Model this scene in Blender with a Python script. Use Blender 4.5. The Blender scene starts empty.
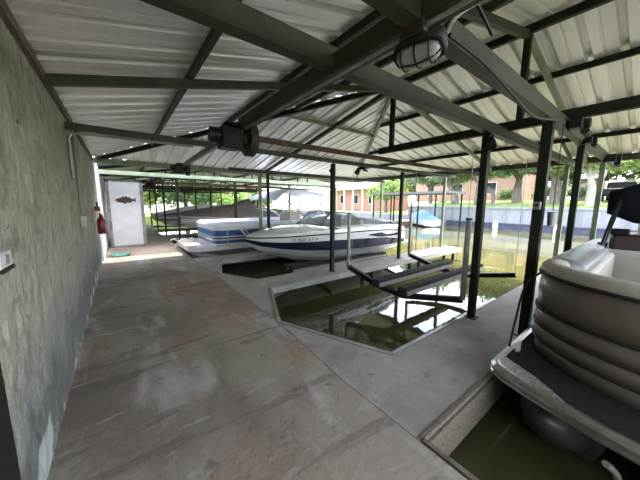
import bpy, bmesh, math, random
from mathutils import Vector, Matrix
random.seed(7)
S = bpy.context.scene
COL = S.collection
V = Vector

# ------------------------------------------------------------------ materials
def newmat(name):
    m = bpy.data.materials.new(name); m.use_nodes = True
    nt = m.node_tree; b = nt.nodes['Principled BSDF']
    return m, nt, b

def mat(name, c, rough=.6, metal=0., c2=None, scale=6., bump=0., bscale=40., detail=6., lo=.35, hi=.65, coat=0., stretch=None):
    m, nt, b = newmat(name)
    b.inputs['Roughness'].default_value = rough
    b.inputs['Metallic'].default_value = metal
    b.inputs['Coat Weight'].default_value = coat
    b.inputs['Specular IOR Level'].default_value = SPEC.get(name, .5)
    b.inputs['Base Color'].default_value = (*c, 1)
    tc = nt.nodes.new('ShaderNodeTexCoord'); src = tc.outputs['Object']
    if stretch:
        mp = nt.nodes.new('ShaderNodeMapping'); mp.inputs['Scale'].default_value = stretch
        nt.links.new(src, mp.inputs['Vector']); src = mp.outputs['Vector']
    if c2:
        n = nt.nodes.new('ShaderNodeTexNoise'); n.inputs['Scale'].default_value = scale; n.inputs['Detail'].default_value = detail
        r = nt.nodes.new('ShaderNodeValToRGB')
        r.color_ramp.elements[0].position = lo; r.color_ramp.elements[0].color = (*c, 1)
        r.color_ramp.elements[1].position = hi; r.color_ramp.elements[1].color = (*c2, 1)
        nt.links.new(src, n.inputs['Vector']); nt.links.new(n.outputs['Fac'], r.inputs['Fac']); nt.links.new(r.outputs['Color'], b.inputs['Base Color'])
    if bump:
        n = nt.nodes.new('ShaderNodeTexNoise'); n.inputs['Scale'].default_value = bscale; n.inputs['Detail'].default_value = 5
        k = nt.nodes.new('ShaderNodeBump'); k.inputs['Strength'].default_value = bump; k.inputs['Distance'].default_value = .02
        nt.links.new(src, n.inputs['Vector']); nt.links.new(n.outputs['Fac'], k.inputs['Height']); nt.links.new(k.outputs['Normal'], b.inputs['Normal'])
    return m

def layered(name, base, layers, rough=.8, bump=.3, bscale=25., bdist=.02):
    """base colour then noise-masked layers (colour, mapping scale, noise scale, lo, hi, amount)."""
    m, nt, b = newmat(name); b.inputs['Roughness'].default_value = rough
    tc = nt.nodes.new('ShaderNodeTexCoord'); prev = None
    for (c, ms, sc, lo, hi, amt, det) in layers:
        mp = nt.nodes.new('ShaderNodeMapping'); mp.inputs['Scale'].default_value = ms
        mp.inputs['Location'].default_value = (random.random()*9, random.random()*9, random.random()*9)
        nt.links.new(tc.outputs['Object'], mp.inputs['Vector'])
        n = nt.nodes.new('ShaderNodeTexNoise'); n.inputs['Scale'].default_value = sc; n.inputs['Detail'].default_value = det; n.inputs['Roughness'].default_value = .6
        n.inputs['Distortion'].default_value = .4
        nt.links.new(mp.outputs['Vector'], n.inputs['Vector'])
        r = nt.nodes.new('ShaderNodeMapRange'); r.inputs['From Min'].default_value = lo; r.inputs['From Max'].default_value = hi; r.inputs['To Max'].default_value = amt
        nt.links.new(n.outputs['Fac'], r.inputs['Value'])
        x = nt.nodes.new('ShaderNodeMix'); x.data_type = 'RGBA'
        nt.links.new(r.outputs['Result'], x.inputs['Factor'])
        if prev is None: x.inputs['A'].default_value = (*base, 1)
        else: nt.links.new(prev, x.inputs['A'])
        x.inputs['B'].default_value = (*c, 1); prev = x.outputs['Result']
    nt.links.new(prev, b.inputs['Base Color'])
    n = nt.nodes.new('ShaderNodeTexNoise'); n.inputs['Scale'].default_value = bscale; n.inputs['Detail'].default_value = 8
    nt.links.new(tc.outputs['Object'], n.inputs['Vector'])
    k = nt.nodes.new('ShaderNodeBump'); k.inputs['Strength'].default_value = bump; k.inputs['Distance'].default_value = bdist
    nt.links.new(n.outputs['Fac'], k.inputs['Height']); nt.links.new(k.outputs['Normal'], b.inputs['Normal'])
    return m

def brick_mat(name, a, b_, mortar, scale):
    m, nt, b = newmat(name); b.inputs['Roughness'].default_value = .9
    tc = nt.nodes.new('ShaderNodeTexCoord'); sp = nt.nodes.new('ShaderNodeSeparateXYZ'); ad = nt.nodes.new('ShaderNodeMath'); mp = nt.nodes.new('ShaderNodeCombineXYZ')
    t = nt.nodes.new('ShaderNodeTexBrick'); t.inputs['Color1'].default_value = (*a, 1); t.inputs['Color2'].default_value = (*b_, 1); t.inputs['Mortar'].default_value = (*mortar, 1); t.inputs['Scale'].default_value = scale
    nt.links.new(tc.outputs['Object'], sp.inputs[0]); nt.links.new(sp.outputs['X'], ad.inputs[0]); nt.links.new(sp.outputs['Y'], ad.inputs[1]); nt.links.new(ad.outputs[0], mp.inputs['X']); nt.links.new(sp.outputs['Z'], mp.inputs['Y']); t.inputs['Mortar Size'].default_value = .012; nt.links.new(mp.outputs['Vector'], t.inputs['Vector']); nt.links.new(t.outputs['Color'], b.inputs['Base Color'])
    return m

M = {}
SPEC = {'olive_paint':.25,'backlit_olive_paint':.15,'charcoal_carpet':.08,'bunk_carpet':.1,'black_canvas':.1,'rusty_steel':.15,'pale_sage_paint':.3,'champagne_panel':.35,'black_plastic':.2,'dark_rubber':.15}
M['olive'] = mat('olive_paint', (.030,.035,.020), .5, c2=(.046,.051,.031), scale=5, bump=.08)
M['olive_dark'] = mat('backlit_olive_paint', (.011,.013,.008), .55, c2=(.020,.022,.014), scale=5, bump=.08)  # olive steel again, with its backlit shade put into the colour
M['sage'] = mat('pale_sage_paint', (.15,.18,.11), .5, c2=(.22,.25,.17), scale=4)
M['rust'] = mat('rusty_steel', (.055,.032,.022), .75, c2=(.095,.065,.048), scale=9, bump=.2)
M['sheet'] = mat('galvanised_sheet', (.64,.64,.60), .38, .35, c2=(.74,.735,.70), scale=1.1, detail=4, stretch=(1,1,1))
M['wood'] = mat('weathered_wood', (.10,.075,.05), .85, c2=(.2,.16,.12), scale=8, bump=.3, stretch=(8,1,8))
M['concrete_aisle'] = layered('aisle_concrete', (.30,.25,.20), [
    ((.15,.115,.09), (.55,.35,1), 1.5, .47, .62, .75, 10), ((.30,.175,.105), (.9,.5,1), 1.0, .52, .66, .75, 7), ((.43,.40,.365), (1.2,.35,1), 1.9, .55, .66, .75, 11),
    ((.06,.05,.045), (1,1,1), 6, .62, .70, .55, 9), ((.14,.105,.085), (.4,3.,1), 1.2, .56, .60, .55, 10), ((.40,.37,.335), (.6,2.2,1), 3.1, .60, .66, .5, 10)], .75, .6, 18, .015)
M['concrete_dock'] = layered('dock_concrete', (.34,.31,.275), [
    ((.22,.18,.15), (1,1,1), 1.5, .47, .64, .7, 10), ((.45,.42,.39), (1,1,1), 2.6, .55, .68, .7, 10), ((.12,.10,.085), (1,1,1), 9, .62, .70, .5, 9)], .8, .6, 22, .015)
M['stucco'] = layered('trowelled_stucco', (.325,.305,.24), [
    ((.37,.355,.28), (1,1,1.3), 1.2, .47, .60, .8, 9), ((.16,.15,.118), (1,.7,1.6), 3.0, .52, .64, .6, 11), ((.46,.445,.37), (1,2.6,.8), 6, .57, .64, .65, 7), ((.025,.022,.02), (1,1,1.2), 10, .66, .70, .9, 5),
    ((.10,.095,.08), (1,3.5,.5), 7, .58, .62, .6, 6)], .9, 1., 7, .06)
# low band of the stucco: grey-blue parge with white efflorescence near the floor
def add_wall_band(m):
    nt = m.node_tree; b = nt.nodes['Principled BSDF']; old = b.inputs['Base Color'].links[0].from_socket
    tc = nt.nodes.new('ShaderNodeTexCoord'); sp = nt.nodes.new('ShaderNodeSeparateXYZ'); nt.links.new(tc.outputs['Object'], sp.inputs[0])
    n = nt.nodes.new('ShaderNodeTexNoise'); n.inputs['Scale'].default_value = 2.2; n.inputs['Detail'].default_value = 9; nt.links.new(tc.outputs['Object'], n.inputs['Vector'])
    def band(z0, z1, slope, namp, color, prev, amt):
        a = nt.nodes.new('ShaderNodeMath'); a.operation = 'MULTIPLY_ADD'; a.inputs[1].default_value = slope; nt.links.new(sp.outputs['Y'], a.inputs[0]); nt.links.new(sp.outputs['Z'], a.inputs[2])
        c = nt.nodes.new('ShaderNodeMath'); c.operation = 'MULTIPLY_ADD'; c.inputs[1].default_value = namp; nt.links.new(n.outputs['Fac'], c.inputs[0]); nt.links.new(a.outputs[0], c.inputs[2])
        r = nt.nodes.new('ShaderNodeMapRange'); r.inputs['From Min'].default_value = z1; r.inputs['From Max'].default_value = z0; r.inputs['To Max'].default_value = amt; nt.links.new(c.outputs[0], r.inputs['Value'])
        x = nt.nodes.new('ShaderNodeMix'); x.data_type = 'RGBA'; nt.links.new(r.outputs['Result'], x.inputs['Factor']); nt.links.new(prev, x.inputs['A']); x.inputs['B'].default_value = (*color, 1)
        return x.outputs['Result']
    p = band(.85, 1.35, -.03, .9, (.215,.225,.22), old, .85)
    p = band(.92, 1.12, -.02, 1.3, (.12,.122,.118), p, .75)
    p = band(.80, .88, 0, 1.7, (.50,.52,.52), p, .8)
    nt.links.new(p, b.inputs['Base Color'])
add_wall_band(M['stucco'])
M['stucco_pipe'] = mat('painted_pipe', (.24,.23,.19), .7)
M['seawall'] = layered('seawall_concrete', (.25,.247,.25), [((.175,.172,.175), (1,2.5,.4), 1.2, .45, .7, .8, 8), ((.31,.307,.305), (1,1,.5), .8, .5, .7, .7, 5)], .9, .3, 6)
M['white'] = mat('white_paint', (.68,.68,.67), .5, c2=(.60,.61,.61), scale=3)
M['offwhite'] = mat('offwhite_board', (.56,.53,.46), .7, c2=(.46,.43,.37), scale=4)
M['gelcoat'] = mat('white_gelcoat', (.66,.65,.63), .25, coat=.4)
M['gelcoat_grey'] = mat('grey_gelcoat', (.44,.42,.40), .3, coat=.3)
M['navy'] = mat('navy_gelcoat', (.012,.016,.035), .2, coat=.5)
M['blue'] = mat('blue_panel', (.02,.10,.27), .35, coat=.3)
M['bluecloth'] = mat('pale_blue_canvas', (.20,.33,.44), .8, c2=(.15,.27,.38), scale=3, bump=.3, bscale=5)
M['whitecloth'] = mat('white_canvas', (.72,.76,.84), .8, c2=(.64,.68,.78), scale=3, bump=.2, bscale=6)
M['browncloth'] = mat('brown_canvas', (.050,.039,.031), .85, c2=(.078,.061,.049), scale=3, bump=.4, bscale=4)
M['tancloth'] = mat('tan_canvas', (.13,.105,.09), .85, c2=(.18,.15,.125), scale=3, bump=.4, bscale=4)
M['tealstripe'] = mat('teal_stripe', (.03,.13,.17), .3)
M['black'] = mat('black_plastic', (.012,.012,.013), .45)
M['blackcloth'] = mat('black_canvas', (.010,.011,.015), .85, bump=.3, bscale=20)
M['rubber'] = mat('dark_rubber', (.025,.024,.023), .6)
M['alu'] = mat('brushed_aluminium', (.55,.53,.50), .28, .9, c2=(.42,.40,.38), scale=14, bump=.1)
M['treadplate'] = mat('tread_plate', (.5,.46,.40), .35, .8, c2=(.2,.18,.15), scale=60, bump=1., bscale=70)
M['nosecone'] = mat('dark_pontoon', (.045,.043,.042), .45, .3, c2=(.07,.068,.065), scale=5)
M['motorbrown'] = mat('dark_brown_iron', (.022,.015,.012), .6, c2=(.04,.03,.022), scale=12)
M['alu_dull'] = mat('dull_aluminium', (.30,.29,.275), .5, .6, c2=(.18,.175,.17), scale=6)
M['galv'] = mat('galvanised_pipe', (.34,.34,.31), .45, .5, c2=(.24,.24,.22), scale=6)
M['champagne'] = mat('champagne_panel', (.150,.119,.098), .4, .15, c2=(.165,.132,.11), scale=2, coat=.2)
M['vinyl'] = mat('beige_vinyl', (.42,.375,.31), .45, c2=(.37,.33,.275), scale=3, bump=.05)
M['vinyl_silver'] = mat('silver_vinyl', (.22,.215,.21), .4, c2=(.18,.175,.17), scale=3)
M['brownvinyl'] = mat('brown_vinyl', (.05,.032,.025), .5)
M['deckcarpet'] = mat('charcoal_carpet', (.018,.017,.016), .95, c2=(.034,.031,.029), scale=120, bump=.5, bscale=160)
M['bunkcarpet'] = mat('bunk_carpet', (.028,.026,.026), .95, c2=(.06,.057,.055), scale=30, bump=.5, bscale=90)
M['bunkside'] = mat('grey_timber', (.22,.20,.18), .85, c2=(.3,.28,.25), scale=6)
M['red'] = mat('red_enamel', (.16,.010,.013), .35)
M['fishmetal'] = mat('dark_cut_metal', (.05,.03,.022), .6)
M['green'] = mat('green_hose', (.10,.30,.22), .6)
M['glass'] = None
m, nt, b = newmat('tinted_acrylic'); b.inputs['Base Color'].default_value = (.72,.78,.80,1); b.inputs['Roughness'].default_value = .08; b.inputs['Transmission Weight'].default_value = .85; b.inputs['IOR'].default_value = 1.1; M['glass'] = m
m, nt, b = newmat('ribbed_lamp_glass'); b.inputs['Base Color'].default_value = (.34,.33,.31,1); b.inputs['Roughness'].default_value = .3; b.inputs['Transmission Weight'].default_value = .25; M['lampglass'] = m
M['grass'] = mat('lawn_grass', (.10,.17,.035), .95, c2=(.24,.28,.07), scale=1.2, bump=.6, bscale=20)
M['earth'] = mat('bare_ground', (.40,.38,.33), .95, c2=(.30,.28,.22), scale=.6)
M['bark'] = mat('grey_bark', (.10,.08,.065), .95, c2=(.20,.17,.14), scale=5, bump=.8, bscale=12, stretch=(1,1,.3))
M['bark_pale'] = mat('pale_bark', (.26,.23,.20), .95, c2=(.36,.33,.29), scale=5, bump=.8, bscale=12, stretch=(1,1,.3))
M['brickred'] = brick_mat('red_brick', (.36,.15,.10), (.44,.21,.14), (.5,.45,.4), 4.)
M['brickpink'] = brick_mat('pale_brick', (.42,.22,.15), (.48,.27,.19), (.56,.5,.45), 4.)
M['shingle'] = mat('grey_shingle', (.10,.09,.085), .9, c2=(.16,.15,.14), scale=6)
M['window'] = mat('dark_pane', (.02,.025,.03), .1)
M['dockblue'] = mat('navy_fender_board', (.04,.045,.075), .6, c2=(.07,.075,.10), scale=3)
def leaf(name, a, b_):
    m = mat(name, a, .7, c2=b_, scale=1.3, detail=3); b = m.node_tree.nodes['Principled BSDF']
    nt = m.node_tree; t = nt.nodes.new('ShaderNodeBsdfTranslucent'); mx = nt.nodes.new('ShaderNodeMixShader'); mx.inputs[0].default_value = .35
    src = b.inputs['Base Color'].links[0].from_socket; nt.links.new(src, t.inputs['Color'])
    o = nt.nodes['Material Output']; nt.links.new(b.outputs[0], mx.inputs[1]); nt.links.new(t.outputs[0], mx.inputs[2]); nt.links.new(mx.outputs[0], o.inputs['Surface'])
    return m
M['leaf'] = leaf('oak_leaf', (.07,.13,.04), (.17,.25,.09))
M['leaf2'] = leaf('bright_leaf', (.15,.24,.06), (.32,.40,.13))
M['leaf3'] = leaf('greyish_leaf', (.12,.17,.09), (.24,.29,.17))
# murky water
m, nt, b = newmat('murky_green_water'); b.inputs['Roughness'].default_value = .02; b.inputs['IOR'].default_value = 1.33
b.inputs['Specular IOR Level'].default_value = .5
tc = nt.nodes.new('ShaderNodeTexCoord')
n = nt.nodes.new('ShaderNodeTexNoise'); n.inputs['Scale'].default_value = .35; n.inputs['Detail'].default_value = 4; nt.links.new(tc.outputs['Object'], n.inputs['Vector'])
r = nt.nodes.new('ShaderNodeValToRGB'); r.color_ramp.elements[0].color = (.042,.043,.018,1); r.color_ramp.elements[1].color = (.095,.089,.031,1); r.color_ramp.elements[0].position = .35; r.color_ramp.elements[1].position = .68
nt.links.new(n.outputs['Fac'], r.inputs['Fac']); nt.links.new(r.outputs['Color'], b.inputs['Base Color'])
n2 = nt.nodes.new('ShaderNodeTexNoise'); n2.inputs['Scale'].default_value = 1.6; n2.inputs['Detail'].default_value = 3; nt.links.new(tc.outputs['Object'], n2.inputs['Vector'])
k = nt.nodes.new('ShaderNodeBump'); k.inputs['Strength'].default_value = .12; k.inputs['Distance'].default_value = .03; nt.links.new(n2.outputs['Fac'], k.inputs['Height']); nt.links.new(k.outputs['Normal'], b.inputs['Normal'])
M['water'] = m

# ------------------------------------------------------------------ mesh helpers
def obj(name, bm, m, parent=None, smooth=False):
    me = bpy.data.meshes.new(name); bmesh.ops.recalc_face_normals(bm, faces=bm.faces) if bm.faces else None
    bm.to_mesh(me); bm.free()
    o = bpy.data.objects.new(name, me); COL.objects.link(o)
    for x in (m if isinstance(m, (list, tuple)) else [m]): me.materials.append(M[x])
    if smooth:
        for p in me.polygons: p.use_smooth = True
    if parent: o.parent = parent; o.matrix_parent_inverse = Matrix.Translation(-parent.location) if parent.location.length else Matrix()
    return o
def tag(o, label, cat, group=None, kind=None):
    o['label'] = label; o['category'] = cat
    if group: o['group'] = group
    if kind: o['kind'] = kind
    return o
def thing(name, label, cat, loc, group=None):
    o = bpy.data.objects.new(name, None); COL.objects.link(o); o.location = loc; o.empty_display_size = .2
    return tag(o, label, cat, group)
def struct(o, label=None):
    o['kind'] = 'structure'
    if label: o['label'] = label
    return o
def B(): return bmesh.new()
def box(bm, a, b):
    x0,y0,z0 = a; x1,y1,z1 = b
    vs = [bm.verts.new(p) for p in [(x0,y0,z0),(x1,y0,z0),(x1,y1,z0),(x0,y1,z0),(x0,y0,z1),(x1,y0,z1),(x1,y1,z1),(x0,y1,z1)]]
    for f in ((3,2,1,0),(4,5,6,7),(0,1,5,4),(1,2,6,5),(2,3,7,6),(3,0,4,7)): bm.faces.new([vs[i] for i in f])
    return vs
def bbox(a, b, r=.006):
    bm = B(); box(bm, a, b); bmesh.ops.bevel(bm, geom=bm.edges[:], offset=r, segments=2, affect='EDGES', profile=.5); return bm
def frame_axes(d, up=(0,0,1)):
    d = V(d).normalized(); u = V(up)
    if abs(d.dot(u)) > .98: u = V((0,1,0))
    s = d.cross(u).normalized(); u = s.cross(d).normalized(); return d, s, u
def beam(bm, p0, p1, w, h, up=(0,0,1)):
    p0 = V(p0); p1 = V(p1); d,s,u = frame_axes(p1-p0, up)
    r = []
    for p in (p0,p1): r.append([bm.verts.new(p + s*w/2*a + u*h/2*b) for a,b in ((-1,-1),(1,-1),(1,1),(-1,1))])
    for i in range(4): bm.faces.new([r[0][i], r[0][(i+1)%4], r[1][(i+1)%4], r[1][i]])
    bm.faces.new(r[0][::-1]); bm.faces.new(r[1])
def channel(bm, p0, p1, w, h, t=.012, up=(0,0,1)):
    """C/I shaped steel section: web and two flanges."""
    p0 = V(p0); p1 = V(p1); d,s,u = frame_axes(p1-p0, up)
    beam(bm, p0+u*(h/2-t/2), p1+u*(h/2-t/2), w, t, up); beam(bm, p0-u*(h/2-t/2), p1-u*(h/2-t/2), w, t, up); beam(bm, p0, p1, t*1.6, h-2*t, up)
def tube(bm, pts, r, seg=10, caps=True):
    pts = [V(p) for p in pts]; rings = []; n = len(pts); ref = None
    for i,p in enumerate(pts):
        d = (pts[min(i+1,n-1)] - pts[max(i-1,0)]).normalized()
        if ref is None:
            ref = V((0,0,1)) if abs(d.z) < .9 else V((1,0,0))
        s = d.cross(ref).normalized(); u = s.cross(d).normalized(); ref = u
        rr = r[i] if isinstance(r,(list,tuple)) else r
        rings.append([bm.verts.new(p + s*rr*math.cos(2*math.pi*k/seg) + u*rr*math.sin(2*math.pi*k/seg)) for k in range(seg)])
    for a,b in zip(rings, rings[1:]):
        for k in range(seg): bm.faces.new([a[k],a[(k+1)%seg],b[(k+1)%seg],b[k]])
    if caps: bm.faces.new(rings[0][::-1]); bm.faces.new(rings[-1])
def cyl(bm, p0, p1, r, seg=16): tube(bm, [p0,p1], r, seg)
def prism(bm, poly, z0, z1):
    a = [bm.verts.new((x,y,z0)) for x,y in poly]; b = [bm.verts.new((x,y,z1)) for x,y in poly]; n = len(poly)
    bm.faces.new(a[::-1]); bm.faces.new(b)
    for i in range(n): bm.faces.new([a[i],a[(i+1)%n],b[(i+1)%n],b[i]])
def loft(bm, secs, closed=False, mats=None, cap0=False, cap1=False):
    rows = [[bm.verts.new(p) for p in s] for s in secs]; n = len(rows[0])
    for a,b in zip(rows, rows[1:]):
        for k in range(n if closed else n-1):
            q = [a[k],a[(k+1)%n],b[(k+1)%n],b[k]]
            try:
                f = bm.faces.new(q)
                if mats: f.material_index = mats[k]
            except ValueError: pass
    if cap0: bm.faces.new(rows[0][::-1])
    if cap1: bm.faces.new(rows[-1])
    return rows
def smooth_pts(pts, n=6):
    pts = [V(p) for p in pts]; out = []
    for i in range(len(pts)-1):
        p0 = pts[max(i-1,0)]; p1 = pts[i]; p2 = pts[i+1]; p3 = pts[min(i+2,len(pts)-1)]
        for k in range(n):
            t = k/n
            out.append(.5*((2*p1)+(p2-p0)*t+(2*p0-5*p1+4*p2-p3)*t*t+(3*p1-p0-3*p2+p3)*t**3))
    out.append(pts[-1]); return out
def rounded_box(a, b, r, seg=3):
    bm = B(); box(bm, a, b); bmesh.ops.bevel(bm, geom=bm.edges[:], offset=r, segments=seg, affect='EDGES', profile=.5); return bm
def text_mesh(name, s, size, mtx, m, parent, ext=.002):
    cu = bpy.data.curves.new(name, 'FONT'); cu.body = s; cu.size = size; cu.extrude = ext
    t = bpy.data.objects.new(name+'_tmp', cu); COL.objects.link(t)
    dg = bpy.context.evaluated_depsgraph_get(); me = bpy.data.meshes.new_from_object(t.evaluated_get(dg))
    bpy.data.objects.remove(t); me.transform(mtx); me.materials.clear(); me.materials.append(M[m])
    o = bpy.data.objects.new(name, me); COL.objects.link(o); o.parent = parent
    o.matrix_parent_inverse = Matrix.Translation(-parent.location)
    return o

# ------------------------------------------------------------------ setting: ground, docks, water
XW = -.456; WZ = -.45; XE = 9.9
def slab(name, poly, z0, z1, m, label):
    bm = B(); prism(bm, poly, z0, z1); return struct(obj(name, bm, m), label)
slab('floor', [(XW,-5),(1.5,-5),(1.5,1.6),(1.6,3.02),(1.6,25.5),(XW,25.5)], -.4, 0, 'concrete_aisle', 'brown stained concrete aisle along the wall')
slab('dock_apron', [(1.51,.84),(1.54,.84),(2.2,.84),(2.2,1.60),(1.60,3.02),(1.61,3.02),(1.51,1.6)], -.4, -.004, 'concrete_dock', 'concrete apron between aisle and slips')
slab('dock_apron', [(1.61,3.02),(2.2,4.40),(2.2,5.05),(1.61,6.28)], -.4, -.004, 'concrete_dock', 'concrete apron beyond the empty slip')
slab('dock_apron', [(1.61,6.28),(2.2,7.45),(2.2,8.2),(1.61,8.2)], -.4, -.004, 'concrete_dock', 'concrete apron before the blue boat')
FING = [(.84,1.60),(4.40,5.05),(7.45,8.2),(10.85,11.6),(14.2,14.95),(17.6,18.35),(21,21.75)]
fl_ = ['finger pier between the near boat and the empty slip','finger pier between the empty slip and the white boat','finger pier between the white boat and the blue boat',
       'finger pier beside the brown covered boat','far finger pier past the brown covered boat','far finger pier by the tan covered boat','farthest finger pier']
for i,(a,b_) in enumerate(FING):
    bm = B(); box(bm, (2.2 if i < 3 else 1.6, a, -.13), (XE, b_, -.004)); fg = struct(obj('finger_pier', bm, 'concrete_dock'), fl_[i])
    for x in (5.2, 7.4, 9.6):
        for y in (a+.16, b_-.16):
            bm = B(); cyl(bm, (x,y,-1.2), (x,y,-.13), .05, 10); obj('pile', bm, 'rubber', fg)
# steel edge angle + timber waler around the near slip opening, pale edge round the empty slip
bm = B(); beam(bm, (1.535,.84,-.01), (1.535,-6,-.01), .03, .03); beam(bm, (1.52,.845,-.01), (XE,.845,-.01), .03, .03); beam(bm, (1.545,.80,-.2), (1.545,-6,-.2), .02, .3); beam(bm, (1.56,.825,-.2), (4,.825,-.2), .02, .3)
struct(obj('trim_1', bm, 'wood'), 'rusty edging around the near slip')
bm = B()
E2 = [(3.9,4.39),(2.17,4.39),(1.615,3.02),(2.21,1.612),(5,1.612)]
for p,q in zip(E2, E2[1:]): beam(bm, (*p,-.03), (*q,-.03), .05, .075)
struct(obj('trim_2', bm, 'galv'), 'pale steel edging around the empty slip')
bm = B()
E3 = [(3.9,7.44),(2.21,7.44),(1.625,6.28),(2.21,5.06),(5,5.06)]
for p,q in zip(E3, E3[1:]): beam(bm, (*p,-.03), (*q,-.03), .03, .07)
struct(obj('trim_3', bm, 'galv'), 'pale steel edging around the white boat slip')
bm = B(); vs = [bm.verts.new(p) for p in ((1.2,-30,WZ),(26,-30,WZ),(26,60,WZ),(1.2,60,WZ))]; bm.faces.new(vs)
struct(obj('water', bm, 'water'), 'murky yellow green canal water')
bm = B(); box(bm, (-30,-30,-.6), (XW-.15,60,-.02)); struct(obj('ground', bm, 'earth'), 'ground behind the wall')
bm = B(); loft(bm,[[(25.45,y,-1),(25.45,y,1.28),(33,y,1.95),(70,y,2.6),(70,y,-1)] for y in (-30,17)],True,None,True,True); struct(obj('ground', bm, 'grass'), 'lawn above the seawall')
bm = B(); box(bm, (25.45,17,-1), (70,60,.35)); struct(obj('ground', bm, 'grass'), 'lower bank by the brick house')
bm = B(); box(bm, (-29,29,-1), (13,59,.3)); struct(obj('ground', bm, 'grass'), 'bank beyond the end of the docks')
# seawall with vertical joints and cap
bm = B(); box(bm, (25.2,-30,-1), (25.45,17.2,1.22)); box(bm, (25.12,-30,1.22), (25.5,17.2,1.36))
for i in range(28): box(bm, (25.15,-13+i*1.1,-1), (25.21,-12.93+i*1.1,1.22))
struct(obj('wall_seawall', bm, 'seawall'), 'pale concrete seawall across the canal')
bm = B(); box(bm, (25.2,17.2,-1), (25.45,60,.4)); struct(obj('wall_seawall', bm, 'seawall'), 'low seawall further along the canal')

# left wall
bm = B(); box(bm, (XW-.16,-3,-.3), (XW,9.25,2.76)); struct(obj('wall_left', bm, 'stucco'), 'rough stucco wall beside the aisle')
bm = B(); box(bm, (XW-.16,9.62,-.3), (XW+.05,25.5,2.7)); struct(obj('wall_left', bm, 'white'), 'pale wall past the sunlit gap')
bm = B(); box(bm, (XW-.10,9.25,0), (XW+.03,9.31,2.70)); struct(obj('trim_4', bm, 'white'), 'white strip standing in for the bright light at the stucco wall end')  # added white strip, imitates the bright line of light at the gap
bm = B(); box(bm, (XW,-3,2.66), (XW+.035,9.25,2.735)); struct(obj('trim_5', bm, 'wood'), 'timber plate along the wall top')

# ------------------------------------------------------------------ roof
XR = 4.46; ZR = 3.93; SL = .234; YH = 3.5; YE = 9.44; XL = -.62; XRT = 9.55
def zp(x): return ZR - SL*abs(x-XR)
SH = (ZR - 2.785)/(YE-YH)
def zh(y): return ZR - SH*(y-YH)
PROF = [(0,0),(.07,0),(.078,.010),(.098,.010),(.106,0),(.200,0),(.214,.052),(.274,.052),(.288,0)]
PER = .34
def ribs(a, b):
    out = []; n0 = math.floor(a/PER)
    k = n0
    while k*PER < b:
        for o,h in PROF:
            t = k*PER+o
            if a <= t <= b: out.append((t,h))
        k += 1
    return out
def hipx_l(y): return XR if y <= YH else XR - (y-YH)/(YE-YH)*(XR-XW)
def roof_near():
    bm = B()
    for side in (-1,1):
        prev = None
        for y,h in ribs(-2.75, YE-.02):
            xi = XR + side*(XR-hipx_l(y))
            xo = XL if side < 0 else XRT
            if (xi-xo)*(-side) < 0: break
            row = [bm.verts.new((xi, y, zp(xi)+h)), bm.verts.new((xo, y, zp(xo)+h))]
            if prev: bm.faces.new([prev[0],prev[1],row[1],row[0]])
            prev = row
    prev = None
    for x,h in ribs(XW, 2*XR-XW):
        yi = YH + abs(x-XR)/(XR-XW)*(YE-YH); yo = YE+.14
        row = [bm.verts.new((x,yi,zh(yi)+h)), bm.verts.new((x,yo,zh(yo)+h))]
        if prev: bm.faces.new([prev[0],prev[1],row[1],row[0]])
        prev = row
    return bm
ceil1 = struct(obj('ceiling', roof_near(), 'sheet'), 'ribbed metal hip roof above the aisle')
def part(name, m, p0, p1, w, h, parent=ceil1, ch=False, up=(0,0,1)):
    bm = B(); (channel if ch else beam)(bm, p0, p1, w, h, **({'up':up})); return obj(name, bm, m, parent)
PD = .045
for x in (.77, 2.04, 3.17):
    part('purlin', 'olive', (x,-2.75,zp(x)-PD), (x, YH+(XR-x)/(XR-XW)*(YE-YH)-.05, zp(x)-PD), .05, .085)
for x in (5.62, 7.0, 8.12):
    part('purlin', 'olive_dark', (x,-2.75,zp(x)-PD), (x, YH+(x-XR)/(XR-XW)*(YE-YH)-.05, zp(x)-PD), .05, .085)
part('eave_beam', 'olive', (9.42,-2.75,zp(9.42)-.075), (9.42,YE,zp(9.42)-.075), .06, .14)
part('ridge_beam', 'olive_dark', (XR,-2.75,ZR-.07), (XR,YH+.05,ZR-.07), .06, .10)
part('bottom_chord', 'olive_dark', (XR,-2.75,2.68), (XR,YH+.3,2.68), .08, .12)
for y in (-2.3,-.6,1.36,YH):
    part('king_post', 'olive_dark', (XR,y,2.74), (XR,y,ZR-.12), .075, .075)
for y in (-2.3,-.6,1.36,YH-.02):
    part('rafter', 'olive', (XW+.02,y,zp(XW+.02)-.115), (XR-.05,y,zp(XR-.05)-.135), .06, .09)
    part('rafter', 'sage', (XR+.05,y,zp(XR+.05)-.135), (9.36,y,zp(9.36)-.115), .06, .09)
part('hip_rafter', 'olive_dark', (XR-.05,YH+.05,ZR-.09), (XW+.05,YE-.05,2.785-.075), .07, .10)
part('hip_rafter', 'sage', (XR+.05,YH+.05,ZR-.09), (2*XR-XW-.05,YE-.05,2.785-.075), .07, .10)
part('rafter', 'olive', (XR,YH+.1,ZR-.12), (XR,YE-.06,2.785-.08), .07, .10)
for y in (5.35, 7.4):
    d = (XR-XW)*(y-YH)/(YE-YH) - .08
    part('purlin', 'sage', (XR-d,y,zh(y)-.05), (XR+d,y,zh(y)-.05), .045, .07)
part('eave_beam', 'sage', (XW,YE+.03,2.70), (9.42,YE+.03,2.70), .06, .15)
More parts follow.
